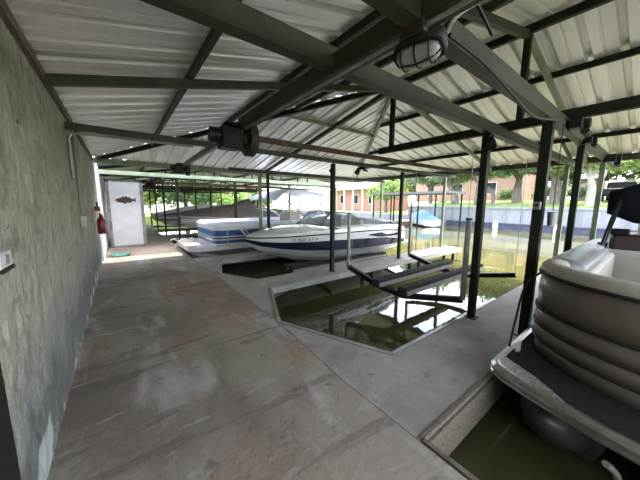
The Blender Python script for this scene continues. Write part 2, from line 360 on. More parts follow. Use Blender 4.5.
# tie beams on the post rows
part('tie_beam', 'olive', (XW+.01,1.52,2.575), (9.42,1.52,2.575), .09, .13)
part('tie_beam', 'olive', (XW+.01,.87,2.545), (9.42,.87,2.545), .09, .13)
part('tie_beam', 'olive', (XW+.01,4.62,2.53), (9.42,4.62,2.53), .06, .085)
part('tie_beam', 'olive', (XW+.01,-1.9,2.545), (9.42,-1.9,2.545), .09, .13)
part('tie_beam', 'olive', (XW+.01,-2.6,2.575), (9.42,-2.6,2.575), .09, .13)
part('tie_beam', 'olive', (2.6,7.7,2.55), (9.42,7.7,2.55), .07, .10)
part('longitudinal_beam', 'olive', (1.28,-2.7,2.535), (1.28,3.25,2.535), .10, .125)
part('longitudinal_beam', 'sage', (1.28,3.3,2.50), (1.20,6.25,2.40), .06, .08)
part('drive_beam', 'rust', (1.35,3.40,2.44), (9.0,3.40,2.44), .05, .07)
part('eave_brace', 'olive', (9.42,1.6,2.62), (8.1,1.6,zp(8.1)-.1), .05, .05)

# far roof
def roof_far():
    bm = B(); z0 = -.12
    for side in (-1,1):
        prev = None
        for y,h in ribs(10.35, 25.5):
            xo = XL if side < 0 else XRT
            row = [bm.verts.new((XR,y,3.62+h)), bm.verts.new((xo,y,2.72+h))]
            if prev: bm.faces.new([prev[0],prev[1],row[1],row[0]])
            prev = row
    return bm
ceil2 = struct(obj('ceiling', roof_far(), 'sheet'), 'ribbed metal roof over the far slips')
SF = (3.62-2.72)/(XR-XL)
for y in (10.45, 11.3, 14.6, 18.0, 21.4, 25.3):
    part('tie_beam', 'olive_dark' if y > 11 else 'sage', (XW,y,2.50), (9.42,y,2.50), .08, .12, ceil2)
    part('rafter', 'olive_dark', (XW,y,2.72+SF*.16-.06), (XR,y,3.56), .06, .09, ceil2)
    part('rafter', 'sage', (XR,y,3.56), (9.42,y,2.72+SF*.13-.06), .06, .09, ceil2)
    for x in (1.9,3.2,XR,5.8,7.2):
        part('web_strut', 'olive_dark', (x,y,2.56), (x,y,3.62-SF*abs(x-XR)-.10), .05, .05, ceil2)
for x in (.9,2.6,6.3,8.0): part('purlin', 'olive_dark', (x,10.4,3.62-SF*abs(x-XR)-.05), (x,25.4,3.62-SF*abs(x-XR)-.05), .05, .08, ceil2)
part('drive_beam', 'rust', (1.2,12.9,2.38), (9.2,12.9,2.38), .06, .09, ceil2)
part('drive_beam', 'rust', (1.2,16.3,2.38), (9.2,16.3,2.38), .06, .09, ceil2)
part('longitudinal_beam', 'olive_dark', (1.15,10.5,2.36), (1.15,25.3,2.36), .10, .135, ceil2)

# ------------------------------------------------------------------ posts
def post(x, y, z1, m, label, w=.085, z0=-.004, plate=True, group=None):
    t = thing('support_post', label, 'post', (x,y,z0), group)
    bm = B(); beam(bm, (x,y,z0+.012), (x,y,z1), w, w, (0,1,0)); obj('shaft', bm, m, t)
    if plate: obj('base_plate', bbox((x-w*.9,y-w*.9,z0), (x+w*.9,y+w*.9,z0+.012), .003), m, t)
    return t
post(3.90,1.53,2.51,'olive_dark','dark olive steel post at the corner of the empty slip beside the dark finger pier')
p4 = post(3.86,.90,2.48,'olive_dark','dark steel post nearest the tan boat, carrying a switch box and bucket', .095)
post(5.70,.90,2.48,'olive_dark','dark post rising behind the tan boat bow, second along its slip edge', .08)
post(8.0,.90,2.48,'sage','pale green post behind the tan boat near its folded black canopy', .08)
post(8.5,1.54,2.51,'sage','pale post just left of the second dark post behind the tan boat', .085)
post(3.93,4.68,2.48,'olive_dark','dark post in front of the white boat at the head of its finger pier', .08)
post(6.48,4.66,2.48,'olive_dark','dark post in front of the white boat stern midway along its finger pier', .075)
post(9.42,4.95,2.60,'sage','slender pale eave post at the water end of the middle finger pier', .08)
post(3.62,7.9,2.55,'sage','pale sage post standing before the blue boat and white canopy', .085)
post(3.92,7.95,2.55,'olive_dark','dark post standing before the blue boat and white canopy', .075)
post(6.5,7.82,2.50,'sage','pale post rising above the middle of the white boat', .075)
post(9.42,7.82,2.62,'sage','pale eave post behind the stern of the white boat', .08)
for y in (10.95,14.6,18.0,21.4):
    for x in (1.75,3.9,6.5,9.42):
        post(x,y,2.43,'olive_dark' if x < 9 else 'sage','slim steel post holding the far dock roof',.075,plate=False,group='posts under the far dock roof')

# items on the near posts
t = thing('switch_box', 'small grey electrical box fixed halfway up the post nearest the tan boat', 'electrical box', (3.80,.90,1.55))
obj('housing', bbox((3.77,.865,1.54),(3.805,.935,1.63),.008), 'galv', t); bm = B(); cyl(bm,(3.77,.90,1.59),(3.757,.90,1.59),.014); obj('switch_knob', bm, 'black', t)
t = thing('bucket', 'grey plastic bucket hanging on the post nearest the tan boat', 'bucket', (3.87,.80,1.36))
bm = B(); c = V((3.87,.775,1.36)); tube(bm,[c,c+V((0,0,.15)),c+V((0,0,.155))],[.035,.045,.047],16); obj('pail',bm,'alu_dull',t)
bm = B(); tube(bm, [c+V((0.045*math.cos(a),0,.155+.05*math.sin(a))) for a in [math.pi*i/10 for i in range(11)]], .004, 6); obj('handle', bm, 'galv', t)
bm = B(); 
for i in range(44):
    z = 1.55+i*.021; tube(bm, [V((3.87,.775,z))+V(((.006 if i%2 else 0)*math.cos(a),(0 if i%2 else .006)*math.cos(a),.014*math.sin(a))) for a in [2*math.pi*k/6 for k in range(7)]], .003, 4, False)
tag(obj('lift_chain', bm, 'black'), 'dark hoist chain hanging down beside the post with the bucket', 'chain')
def pulley(x,y,z,label,s=1.,name='hoist_pulley'):
    t = thing(name,label,'pulley',(x,y,z))
    obj('bracket', bbox((x-.13*s,y-.05*s,z-.05*s),(x+.02*s,y+.06*s,z+.07*s),.008),'black',t)
    bm = B(); cyl(bm,(x+.0*s,y-.06*s,z-.07*s),(x+.19*s,y-.06*s,z-.08*s),.04*s,16); obj('spool',bm,'rubber',t)
    bm = B(); cyl(bm,(x+.02*s,y-.1*s,z+.01),(x+.02*s,y+.1*s,z+.01),.055*s,18); obj('wheel',bm,'olive_dark',t); return t
pulley(4.35,.74,2.52,'black hoist pulley on the cross beam just right of the bucket post')
pulley(7.55,.74,2.46,'black hoist pulley above the post by the folded black canopy',1.15)
pulley(5.15,.74,2.45,'small hoist pulley between the two posts behind the tan boat',.7)
pulley(4.7,4.5,2.42,'small pulley under the cross beam before the white boat',.6)
pulley(7.0,4.5,2.42,'small pulley under the cross beam near the middle finger eave',.6)
def floodlight(x,y,z,label):
    t = thing('flood_light',label,'light',(x,y,z))
    bm = B(); tube(bm,[(x,y,z),(x-.03,y-.02,z-.05),(x-.09,y-.04,z-.11)],[.03,.045,.06],14); obj('lamp_head',bm,'black',t)
    bm = B(); cyl(bm,(x,y,z),(x+.04,y,z+.05),.012,8); obj('mount',bm,'black',t)
floodlight(3.83,1.45,2.42,'small dark flood light near the top of the empty slip corner post')
floodlight(3.86,4.58,2.40,'small dark flood light near the top of the post before the white boat')
floodlight(4.6,4.55,2.42,'small dark flood light hanging right of the post before the white boat')

# hoist motors
def motor(x,y,z,label,s=1.):
    t = thing('hoist_motor',label,'motor',(x,y,z))
    bm = B(); cyl(bm,(x+.03*s,y,z),(x+.10*s,y,z),.15*s,28)
    bm2 = bm; cyl(bm2,(x+.10*s,y,z),(x+.12*s,y,z),.05*s,16)
    obj('gear_wheel',bm,'motorbrown',t)
    obj('motor_box',rounded_box((x-.22*s,y-.10*s,z-.11*s),(x-.04*s,y+.08*s,z+.08*s),.02*s),'black',t)
    bm = B(); cyl(bm,(x-.30*s,y-.01,z+.0*s),(x-.22*s,y-.01,z+.0*s),.065*s,18); obj('motor_cap',bm,'black',t)
    obj('mount_plate',bbox((x-.16*s,y-.06*s,z+.10*s),(x+.06*s,y+.06*s,z+.125*s),.004),'olive_dark',t)
    bm = B(); cyl(bm,(x-.04*s,y,z),(x+.03*s,y,z),.05*s,14); obj('shaft',bm,'rust',t); return t
motor(1.28,3.25,2.37,'large black hoist motor with round gear on the beam above the aisle',1.3)
motor(1.18,6.3,2.30,'middle hoist motor at the end of the beam above the aisle',.9)
motor(1.25,10.9,2.38,'far hoist motor above the aisle beside the fish door',1.1)
motor(1.25,13.5,2.30,'farthest hoist motor deep under the far roof',1.0)

# bulkhead lamp and conduit
L0 = V((1.31,.87,2.405))
t = thing('bulkhead_lamp','oval caged bulkhead lamp under the beam crossing overhead','lamp',L0)
ax = V((.22,-.97,-.0)).normalized(); dn = V((-.42,-.12,-.90)); dn = (dn-ax*dn.dot(ax)).normalized(); sd = ax.cross(dn)
def oval(k, a, b_, n=32): return [L0+dn*k+ax*a*math.copysign(abs(math.cos(q))**.7,math.cos(q))+sd*b_*math.copysign(abs(math.sin(q))**.7,math.sin(q)) for q in [2*math.pi*i/n for i in range(n)]]
bm = B(); loft(bm,[oval(-.03,.125,.065),oval(.02,.135,.075),oval(.045,.13,.072),oval(.045,.11,.058)],True,None,True,False); obj('housing',bm,'motorbrown',t)
bm = B(); loft(bm,[oval(.035,.112,.058),oval(.07,.108,.054),oval(.095,.09,.04),oval(.102,.06,.02)],True,None,True,True); obj('lens',bm,'lampglass',t,True)
bm = B()
for u in (-.07,0.0,.07):
    tube(bm,[L0+ax*u+sd*.066*math.cos(a)+dn*(.04+.072*math.sin(a)) for a in [math.pi*i/12 for i in range(13)]],.0045,6)
for v in (-.0,):
    tube(bm,[L0+sd*v+ax*.122*math.cos(a)+dn*(.04+.075*math.sin(a)) for a in [math.pi*i/14 for i in range(15)]],.0045,6)
tube(bm,oval(.05,.124,.066)+oval(.05,.124,.066)[:1],.005,6); obj('cage',bm,'black',t)
obj('junction_box',bbox((1.22,.80,2.425),(1.40,.94,2.485),.008),'motorbrown',t)
bm = B(); tube(bm, smooth_pts([(1.42,.80,2.47),(1.55,.79,2.62),(1.75,.6,2.75),(2.1,.35,2.95)]), .012, 8); tag(obj('conduit',bm,'galv'),'thin metal conduit rising from the caged lamp','conduit')
bm = B(); tube(bm, smooth_pts([(1.46,.80,2.48),(1.9,.79,2.46),(2.4,.79,2.40),(2.7,.79,2.36),(3.0,.79,2.36),(3.4,.79,2.42),(3.75,.80,2.48)],8), .011, 8); tag(obj('cable',bm,'black'),'black cable sagging along the cross beam towards the bucket post','cable')
bm = B(); tube(bm, smooth_pts([(1.40, 0.78, 3.19), (1.48, 0.78, 2.9), (1.553, 0.78, 2.769), (1.606, 0.78, 2.735), (1.711, 0.78, 2.71), (1.828, 0.78, 2.673), (1.926, 0.78, 2.637)],8), .010, 8); tag(obj('cable',bm,'black'),'short black cable dangling from the roof right of the caged lamp','cable')
bm = B(); tube(bm, [(1.25,-2.6,2.455),(1.25,3.1,2.455)], .012, 8); tag(obj('conduit',bm,'galv'),'metal conduit running under the heavy beam above the aisle','conduit')

# wall items
bm = B(); tube(bm, smooth_pts([(XW+.03,4.62,1.9),(XW+.03,4.62,2.25),(XW+.04,4.62,2.40),(XW+.14,4.62,2.455),(.3,4.60,2.46),(1.0,4.58,2.46)],5), .018, 8)
bm2 = bm
tag(obj('conduit',bm,'galv'),'grey conduit bending from the stucco wall top along the cross beam','conduit')
t = thing('outlet_box','white weatherproof outlet with raised grey cover at left edge of the stucco wall','outlet',(XW,1.86,1.33))
obj('box_body',rounded_box((XW,1.72,1.30),(XW+.03,1.88,1.375),.008),'white',t); obj('cover',rounded_box((XW+.003,1.73,1.375),(XW+.02,1.82,1.46),.008),'galv',t); obj('cord_plug',rounded_box((XW+.004,1.74,1.28),(XW+.035,1.90,1.30),.006),'black',t)
obj('socket_face',rounded_box((XW+.028,1.77,1.315),(XW+.036,1.83,1.36),.004),'galv',t)
bm = rounded_box((XW+.002,1.36,0),(XW+.022,1.585,1.15),.004); tag(obj('black_panel',bm,'black'),'black panel leaning at the foot of the stucco wall in the near left corner','panel')
t = thing('fire_extinguisher','red fire extinguisher hung on the stucco wall near its far end','fire extinguisher',(XW,7.75,.95))
c = V((XW+.12,7.72,.88)); bm = B(); tube(bm,[c,c+V((0,0,.02)),c+V((0,0,.30)),c+V((0,0,.36)),c+V((0,0,.39))],[.06,.075,.075,.05,.025],20); obj('tank',bm,'red',t,True)
obj('tank_label',bbox((XW+.19,7.69,1.0),(XW+.198,7.75,1.1),.002),'white',t)
bm = B(); cyl(bm,c+V((0,0,.39)),c+V((0,0,.47)),.022,10); box(bm,tuple(c+V((-.02,-.10,.45))),tuple(c+V((.02,.04,.475)))); box(bm,tuple(c+V((-.015,-.10,.50))),tuple(c+V((.015,.02,.52)))); obj('valve_handle',bm,'black',t)
bm = B(); tube(bm,smooth_pts([c+V((0,.03,.45)),c+V((.02,.12,.42)),c+V((.05,.13,.25)),c+V((.06,.10,.10))]),.012,8); obj('hose',bm,'black',t)
obj('bracket',bbox((XW,7.64,.86),(XW+.03,7.80,1.5),.004),'galv',t)
t = thing('alarm_horn','red alarm box with dark stem above the fire extinguisher','alarm',(XW,7.75,1.45))
obj('housing',rounded_box((XW+.03,7.64,1.40),(XW+.13,7.80,1.50),.02),'red',t); bm = B(); cyl(bm,(XW+.08,7.72,1.50),(XW+.08,7.72,1.60),.018,10); obj('stem',bm,'black',t)
t = thing('junction_box','grey junction box on the conduit left of the fire extinguisher','electrical box',(XW,5.2,1.24)); obj('housing',rounded_box((XW+.001,5.12,1.22),(XW+.07,5.30,1.40),.01),'galv',t); bm = B(); cyl(bm,(XW+.025,5.2,1.40),(XW+.025,5.2,2.60),.016,8); obj('conduit_pipe',bm,'stucco_pipe',t)

# fish door locker
t = thing('storage_locker','white storage locker with a dark fish cutout on its door','locker',(.17,12.1,0))
obj('carcass',bbox((-.28,11.78,.0),(.74,12.6,2.36),.006),'offwhite',t)
d = obj('door',bbox((-.22,11.72,.05),(.66,11.78,2.30),.006),'white',t)
bm = B(); box(bm,(-.30,11.70,0),(-.22,11.78,2.36)); box(bm,(.66,11.70,0),(.76,11.78,2.36)); box(bm,(-.30,11.70,2.30),(.76,11.78,2.38)); obj('door_frame',bm,'alu_dull',t)
fish = [(-.33,0),(-.27,.045),(-.20,.075),(-.12,.10),(-.06,.15),(-.02,.12),(.03,.155),(.08,.11),(.13,.125),(.16,.085),(.21,.05),(.25,.045),(.33,.10),(.31,.02),(.33,-.07),(.26,-.03),(.21,-.03),(.17,-.07),(.12,-.11),(.10,-.075),(.03,-.095),(-.02,-.14),(-.06,-.10),(-.14,-.09),(-.22,-.065),(-.28,-.05),(-.25,-.02)]
bm = B(); a = [bm.verts.new((.22+x*.95,11.715,1.66+z*.95)) for x,z in fish]; b2 = [bm.verts.new((.22+x*.95,11.70,1.66+z*.95)) for x,z in fish]; n = len(fish)
bm.faces.new(a); bm.faces.new(b2[::-1])
for i in range(n): bm.faces.new([a[i],a[(i+1)%n],b2[(i+1)%n],b2[i]])
obj('fish_cutout',bm,'fishmetal',d)
bm = B(); tube(bm,[V((.05+(.2+.022*k)*.9*math.cos(.6*i)-.1, 9.75+.10*k*.3+.16*math.sin(.6*i), .03+.02*(k%2))) for k in range(4) for i in range(11)],.02,8)
tag(obj('garden_hose',bm,'green'),'coiled green hose on the floor before the white fish door','hose')

# ------------------------------------------------------------------ boat lifts
def lift(x0,x1,ya,yb,zz,label,name='boat_lift',posts=((0,1),(0,0),(1,1)),bx=(3.7,6.8)):
    t = thing(name,label,'boat lift',(x0,(ya+yb)/2,zz))
    for x in (x0,x1):
        bm = B(); P = [(x,yb,zz+.22),(x,yb-.95,zz),(x,ya+1.0,zz-.03),(x,ya,zz+.20)]
        for p,q in zip(P,P[1:]): channel(bm,p,q,.08,.09)
        obj('cradle_beam',bm,'rubber',t)
    for y,e in ((yb-.95,bx[1]-.3),(ya+.9,bx[1])):
        bm = B(); box(bm,(bx[0],y-.09,zz+.05),(e,y+.09,zz+.19)); bmesh.ops.bevel(bm,geom=bm.edges[:],offset=.02,segments=2,affect='EDGES'); bk = obj('bunk',bm,'bunkcarpet',t)
        bm = B(); box(bm,(bx[0]+.05,y-.10,zz+.055),(e-.05,y-.088,zz+.13)); obj('bunk_board',bm,'bunkside',bk)
    for i,j in posts:
        x = (x0,x1)[i]; y = (ya,yb)[j]
        bm = B(); cyl(bm,(x,y,zz+.2),(x,y,1.38),.038,12); gp = obj('guide_post',bm,'galv',t)
        bm = B(); cyl(bm,(x,y,1.38),(x,y,1.40),.044,12); obj('post_cap',bm,'black',gp)
    for x in (x0,x1):
        for y in (ya+.04,yb-.04):
            bm = B(); cyl(bm,(x+.06,y,zz+.2),(x+.06,y,2.46),.005,6); obj('cable',bm,'galv',t)
    return t
lift(3.93,6.2,1.68,4.12,0,'empty boat lift with two dark carpeted bunks over the water')
lift(4.3,7.2,5.15,7.35,-.33,'boat lift holding up the white and navy boat',posts=((1,0),),bx=(3.6,7.6))

# ------------------------------------------------------------------ tan pontoon boat
t = thing('pontoon_boat','tan pontoon boat moored in the nearest slip at right','boat',(4.5,-.42,WZ))
YC = -.42
half = [(8.4,1.24),(2.80,1.24),(2.68,1.235),(2.60,1.20),(2.54,1.11),(2.48,.95),(2.42,.75),(2.36,.52),(2.32,.25),(2.31,0)]
def plan(off):
    pts = []
    for x,y in half: pts.append((x+off*(1 if x < 3 else 0), max(y-off,0) if y > 0 else 0))
    return [(x,YC+y) for x,y in pts] + [(x,YC-y) for x,y in pts[-2::-1]]
bm = B(); prism(bm, plan(.045), .06, .170); obj('deck',bm,'deckcarpet',t)
bm = B(); o = plan(0); i_ = plan(.05); k_ = plan(-.02)
loft(bm,[[(*p,.172) for p in i_],[(*p,.178) for p in plan(.02)],[(*p,.168) for p in o],[(*p,.15) for p in k_],[(*p,.128) for p in k_],[(*p,.12) for p in o],[(*p,.10) for p in k_],[(*p,.085) for p in k_],[(*p,.07) for p in o],[(*p,.07) for p in i_]]); obj('deck_rim',bm,'alu',t)
bm = B(); prism(bm,[(2.80,.775),(2.66,.77),(2.60,.72),(2.56,.64),(2.50,.48),(2.42,.24),(2.52,.34),(2.66,.52)],.168,.176); obj('corner_plate',bm,'treadplate',t)
for yy in (YC+.80,YC-.80,YC):
    bm = B(); tube(bm,smooth_pts([(2.45,yy,-.02),(2.60,yy,-.10),(2.95,yy,-.22),(3.4,yy,-.24),(8.3,yy,-.24)],4),[.02+.29*min(1,i/9) for i in range(17)],20); obj('pontoon',bm,'nosecone',t,True)
for x in (2.7,3.4):
    bm = B(); beam(bm,(x,YC-1.1,.03),(x,YC+1.1,.03),.06,.06); obj('cross_member',bm,'alu_dull',t)
bm = B(); tube(bm,smooth_pts([(2.26,.05,.02),(2.40,.0,-.12),(2.42,-.02,-.30),(2.40,-.05,-.55)]),.02,8); obj('dock_strap',bm,'galv',t)
# fence
fh = [(6.2,.70),(4.2,.70),(3.75,.70),(3.55,.70),(3.35,.685),(3.18,.62),(3.05,.50),(2.94,.36),(2.87,.22),(2.82,.08),(2.79,-.10),(2.78,-.42)]
fh = [(p.x,p.y) for p in smooth_pts([(x,y,0) for x,y in fh],4)]
full = fh + [(x,2*YC-y) for x,y in fh[-2::-1]]
def nrm(pl):
    out = []
    for i,p in enumerate(pl):
        a = V((*pl[max(i-1,0)],0)); b_ = V((*pl[min(i+1,len(pl)-1)],0)); d = (b_-a).normalized(); out.append(V((d.y,-d.x,0)))
    return out
nr = nrm(full)
if nr[0].y < 0: nr = [-v for v in nr]
def ring(off,z): return [V((*p,z))+n*off for p,n in zip(full,nr)]
bm = B(); prof = [(-.02,.17),(.0,.17),(.006,.30),(.0,.302),(.0,.318),(.02,.32),(.025,.38),(.02,.44),(.0,.442),(.0,.458),(.02,.46),(.026,.52),(.02,.60),(.0,.602),(.0,.618),(.012,.62),(.02,.78),(.012,.925),(.0,.93),(-.02,.93)]
loft(bm,[ring(a,z) for a,z in prof]); fence = obj('fence_panel',bm,'champagne',t,True)
for z in (.31,.45,.61,.945):
    bm = B(); loft(bm,[ring(a,z+b_) for a,b_ in ((-.004,-.014),(.03,-.011),(.034,0),(.03,.011),(-.004,.014))]); obj('rub_strip',bm,'rubber',fence,True)
bm = B(); loft(bm,[ring(a,z) for a,z in ((.01,.95),(.025,.975),(.015,1.01),(-.03,1.04),(-.09,1.05),(-.15,1.035),(-.18,1.0),(-.18,.93),(-.17,.6),(-.17,.17))]); obj('top_cushion',bm,'vinyl',t,True)
# silver side bolster, interior seats
bm = B()
loft(bm,[[(x,.72+.02-.16+.17*math.cos(a),.955+.10*math.sin(a)) for a in [2*math.pi*i/16 for i in range(16)]] for x in (3.55,3.6,5.2,5.3)],True,None,True,True); obj('side_bolster',bm,'vinyl_silver',t,True)
obj('bench_seat',rounded_box((3.2,YC-.9,.17),(5.3,YC+.35,.5),.05),'vinyl',t)
obj('lounge_back',rounded_box((5.45,YC-1.1,.17),(5.65,YC+1.1,.97),.06),'vinyl',t)
obj('seat_side',rounded_box((3.3,.36,.17),(5.4,.52,.95),.05),'vinyl',t)
obj('helm_console',rounded_box((6.1,-.55,.17),(6.7,.50,1.16),.07),'brownvinyl',t)
bm = rounded_box((6.75,-.35,.5),(6.95,.26,1.48),.09); obj('captain_chair_back',bm,'vinyl',t,True)
obj('headrest_box',rounded_box((6.05,.30,1.14),(6.25,.50,1.24),.02),'black',t)
for s in (1,-1):
    y = YC+s*.93; bm = B()
    tube(bm,smooth_pts([(5.3,y,.95),(5.75,y-.05*s,1.5),(6.05,y-.1*s,1.80)],4),.018,8); tube(bm,[(5.55,y,.95),(5.95,y-.1*s,1.70)],.014,8); tube(bm,[(5.42,y-.02*s,1.0),(5.85,y-.08*s,1.62)],.012,8)
    box(bm,(5.22,y-.06,.95),(5.36,y+.05,1.03)); box(bm,(5.5,y-.05,.95),(5.62,y+.05,1.06)); obj('canopy_frame',bm,'black',t)
bm = B(); secs = []
for k in range(15):
    y = YC-.98+1.96*k/14; e = math.sin(math.pi*min(1,max(0,(k+.6)/15.2)))**.35; j = random.uniform(-.02,.02)
    secs.append([(6.05+.22*e*math.cos(a)+j,y,1.66+(.30*e+j)*math.sin(a)+(-.10*e if math.sin(a)<-.3 else 0)) for a in [2*math.pi*i/14 for i in range(14)]])
loft(bm,secs,True,None,True,True); obj('folded_canopy',bm,'blackcloth',t,True)
bm = B(); tube(bm,smooth_pts([(3.05,.62,1.0),(3.12,.76,.8),(3.1,.80,.45),(3.0,.80,.19)],5),.01,8); tag(obj('mooring_rope',bm,'black'),'black mooring line from the tan boat fence corner to its deck edge','rope')
t2 = thing('mooring_cleat','small cream cleat on the port bow corner of the tan boat','cleat',(3.0,.74,.178))
bm = B(); tube(bm,[(2.9,.72,.235),(3.0,.73,.24),(3.1,.74,.235)],[.012,.02,.012],8); box(bm,(2.97,.715,.18),(3.03,.745,.235)); obj('horn',bm,'vinyl',t2)

# ------------------------------------------------------------------ white and navy runabout
t = thing('motor_boat','white runabout with a navy hull band on a lift','boat',(5.2,6.3,.1))
YB = 6.3
ST = [ # x, sheer hb, sheer z, rub hb, rub z, band top hb z, band bottom hb z, keel z
 (2.45,.02,.77,.02,.74,.02,.70,.015,.62,.60),
 (2.75,.34,.80,.33,.74,.30,.64,.22,.52,.40),
 (3.2,.66,.84,.66,.76,.62,.62,.50,.44,.22),
 (3.8,.92,.88,.92,.79,.88,.62,.76,.38,.02),
 (4.6,1.07,.91,1.08,.81,1.04,.62,.95,.33,-.12),
 (5.6,1.10,.93,1.12,.82,1.09,.60,1.02,.31,-.20),
 (6.6,1.08,.92,1.11,.80,1.08,.56,1.02,.31,-.20),
 (7.4,1.02,.86,1.06,.74,1.03,.46,.98,.31,-.18),
 (7.7,.96,.78,1.0,.68,.98,.42,.95,.32,-.15)]
def half_sec(s,sg):
    x,a,az,b_,bz,c,cz,d,dz,k = s
    return [(x,YB+sg*a,az),(x,YB+sg*b_,bz+.012),(x,YB+sg*(b_+.012),bz),(x,YB+sg*b_,bz-.02),(x,YB+sg*c,cz),(x,YB+sg*d,dz),(x,YB+sg*d*.55,dz*.45+k*.55),(x,YB,k)]
bm = B()
for sg in (1,-1): loft(bm,[half_sec(s,sg) for s in ST],False,[0,2,2,0,1,3,3])
bm.faces.new([bm.verts.new(p) for p in half_sec(ST[-1],1)] + [bm.verts.new(p) for p in half_sec(ST[-1],-1)[-2::-1]])
hull = obj('hull',bm,['gelcoat','navy','rubber','gelcoat'],t)
bm = B(); loft(bm,[[(s[0]+.02,YB+s[1]*q,s[2]+.10*min(1,s[1])*(1-abs(q)**2.5)*(1 if s[0]<4.4 else .3)) for q in [i/6-1 for i in range(13)]] for s in ST[:5]]); obj('foredeck',bm,'gelcoat',t,True)
bm = B()
for sg in (1,-1): loft(bm,[[(s[0],YB+sg*s[1],s[2]),(s[0],YB+sg*(s[1]-.05),s[2]+.05),(s[0],YB+sg*(s[1]-.28),s[2]+.05),(s[0],YB+sg*(s[1]-.30),s[2]-.3)] for s in ST[4:]])
obj('gunwale',bm,'gelcoat',t)
bm = B(); loft(bm,[[(x,YB+w*q,z+.10*(1-abs(q)**3)) for q in [i/6-1 for i in range(13)]] for x,w,z in ((6.2,.75,.90),(6.35,.95,1.02),(6.9,.95,1.02),(7.4,.9,.92),(7.75,.85,.74))]); obj('stern_pad',bm,'whitecloth',t,True)
bm = B()
wb_ = [(4.30,-.55,.95),(4.25,0,1.0),(4.30,.55,.95)]; 
W0 = [(5.7,-.98,.96),(4.9,-.93,.97),(4.40,-.62,1.0),(4.28,0,1.02),(4.40,.62,1.0),(4.9,.93,.97),(5.7,.98,.96)]
W1 = [(5.75,-.90,1.10),(5.15,-.84,1.32),(4.80,-.55,1.36),(4.72,0,1.38),(4.80,.55,1.36),(5.15,.84,1.32),(5.75,.90,1.10)]
loft(bm,[[V((x,YB+y,z)) for x,y,z in W0],[V((x,YB+y,z)) for x,y,z in W1]]); ws = obj('windshield',bm,'glass',t)
bm = B(); tube(bm,[(x,YB+y,z) for x,y,z in W1],.014,6); tube(bm,[(x,YB+y,z) for x,y,z in W0],.012,6)
for a,b_ in zip(W0,W1): tube(bm,[(a[0],YB+a[1],a[2]),(b_[0],YB+b_[1],b_[2])],.01,6)
obj('windshield_frame',bm,'alu_dull',ws)
obj('seat_back',rounded_box((5.75,YB-.7,.5),(5.9,YB-.15,1.18),.05),'vinyl',t)
obj('seat_back',rounded_box((5.75,YB+.15,.5),(5.9,YB+.7,1.18),.05),'vinyl',t)
bm = B()
for x,z in ((6.05,.70),(6.9,.66)): pass
loft(bm,[[(x,YB-hb-.008,z0),(x,YB-hb-.010,z1)] for x,hb,z0,z1 in ((5.75,1.10,.68,.70),(6.2,1.10,.60,.73),(6.8,1.075,.58,.71),(7.3,1.05,.60,.66))]); obj('hull_graphic',bm,'black',hull)
bm = B(); box(bm,(7.7,YB-.85,.25),(8.15,YB+.85,.33)); bmesh.ops.bevel(bm,geom=bm.edges[:],offset=.03,segments=2,affect='EDGES'); obj('swim_platform',bm,'gelcoat',t)
mt = Matrix.Translation((3.30,YB-.79,.655)) @ Matrix.Rotation(math.radians(-23),4,'Z') @ Matrix.Rotation(math.radians(96),4,'X')
text_mesh('registration_number','TX 8681 AT P',.115,mt,'black',hull)

# ------------------------------------------------------------------ blue pontoon boat
t = thing('pontoon_boat','blue and white pontoon boat under a white canopy','boat',(4.5,9.4,WZ))
Y0,Y1,X0 = 8.28,10.6,2.25
def rp(off,x1=8.0,r=.30):
    pts = [(x1,Y0-off)]
    for k in range(7): a = math.pi*1.5-math.pi/2*k/6; pts.append((X0+r+(r+off)*math.cos(a), Y0+r+(r+off)*math.sin(a)))
    for k in range(7): a = math.pi-math.pi/2*k/6; pts.append((X0+r+(r+off)*math.cos(a), Y1-r+(r+off)*math.sin(a)))
    pts.append((x1,Y1+off)); return pts
def bandp(name,m,par,z0,z1,off):
    bm = B(); loft(bm,[[(x,y,z0) for x,y in rp(off-.01)],[(x,y,z0) for x,y in rp(off)],[(x,y,z1) for x,y in rp(off)],[(x,y,z1) for x,y in rp(off-.01)]]); return obj(name,bm,m,par)
bm = B(); prism(bm,[(8.2,8.22),(1.75,8.22),(1.55,8.5),(1.55,10.4),(1.75,10.68),(8.2,10.68)],.14,.26); obj('deck',bm,'gelcoat',t)
for yy in (8.6,10.3):
    bm = B(); tube(bm,smooth_pts([(1.65,yy,.10),(1.85,yy,0),(2.3,yy,-.12),(3,yy,-.15),(8,yy,-.15)],4),[.02+.27*min(1,i/9) for i in range(17)],18); obj('pontoon',bm,'alu_dull',t,True)
f = bandp('fence_panel','blue',t,.27,.80,0)
for z0,z1 in ((.27,.33),(.43,.47),(.52,.56),(.74,.86)): bandp('rail','gelcoat',f,z0,z1,.02)
bm = B()
for x in (2.65,4.4,5.4): beam(bm,(x,Y0-.028,.27),(x,Y0-.028,.80),.06,.012,(1,0,0)); obj('fence_stripe',bm,'gelcoat',f); bm = B()
beam(bm,(3.05,Y0-.03,.80),(3.45,Y0-.03,.27),.07,.015,(0,1,0)); beam(bm,(3.18,Y0-.03,.80),(3.58,Y0-.03,.27),.03,.015,(0,1,0))
obj('fence_stripe',bm,'gelcoat',f)
bm = B(); loft(bm,[[(x,y,.86) for x,y in rp(.03)],[(x,y,.93) for x,y in rp(.02)],[(x,y,.97) for x,y in rp(-.08)],[(x,y,.94) for x,y in rp(-.35)],[(x,y,.85) for x,y in rp(-.4)]]); obj('top_cushion',bm,'whitecloth',t,True)
bm = B(); box(bm,(2.95,Y0-.03,.585),(3.05,Y0-.022,.66)); obj('decal',bm,'red',f)
bm = B(); secs = []
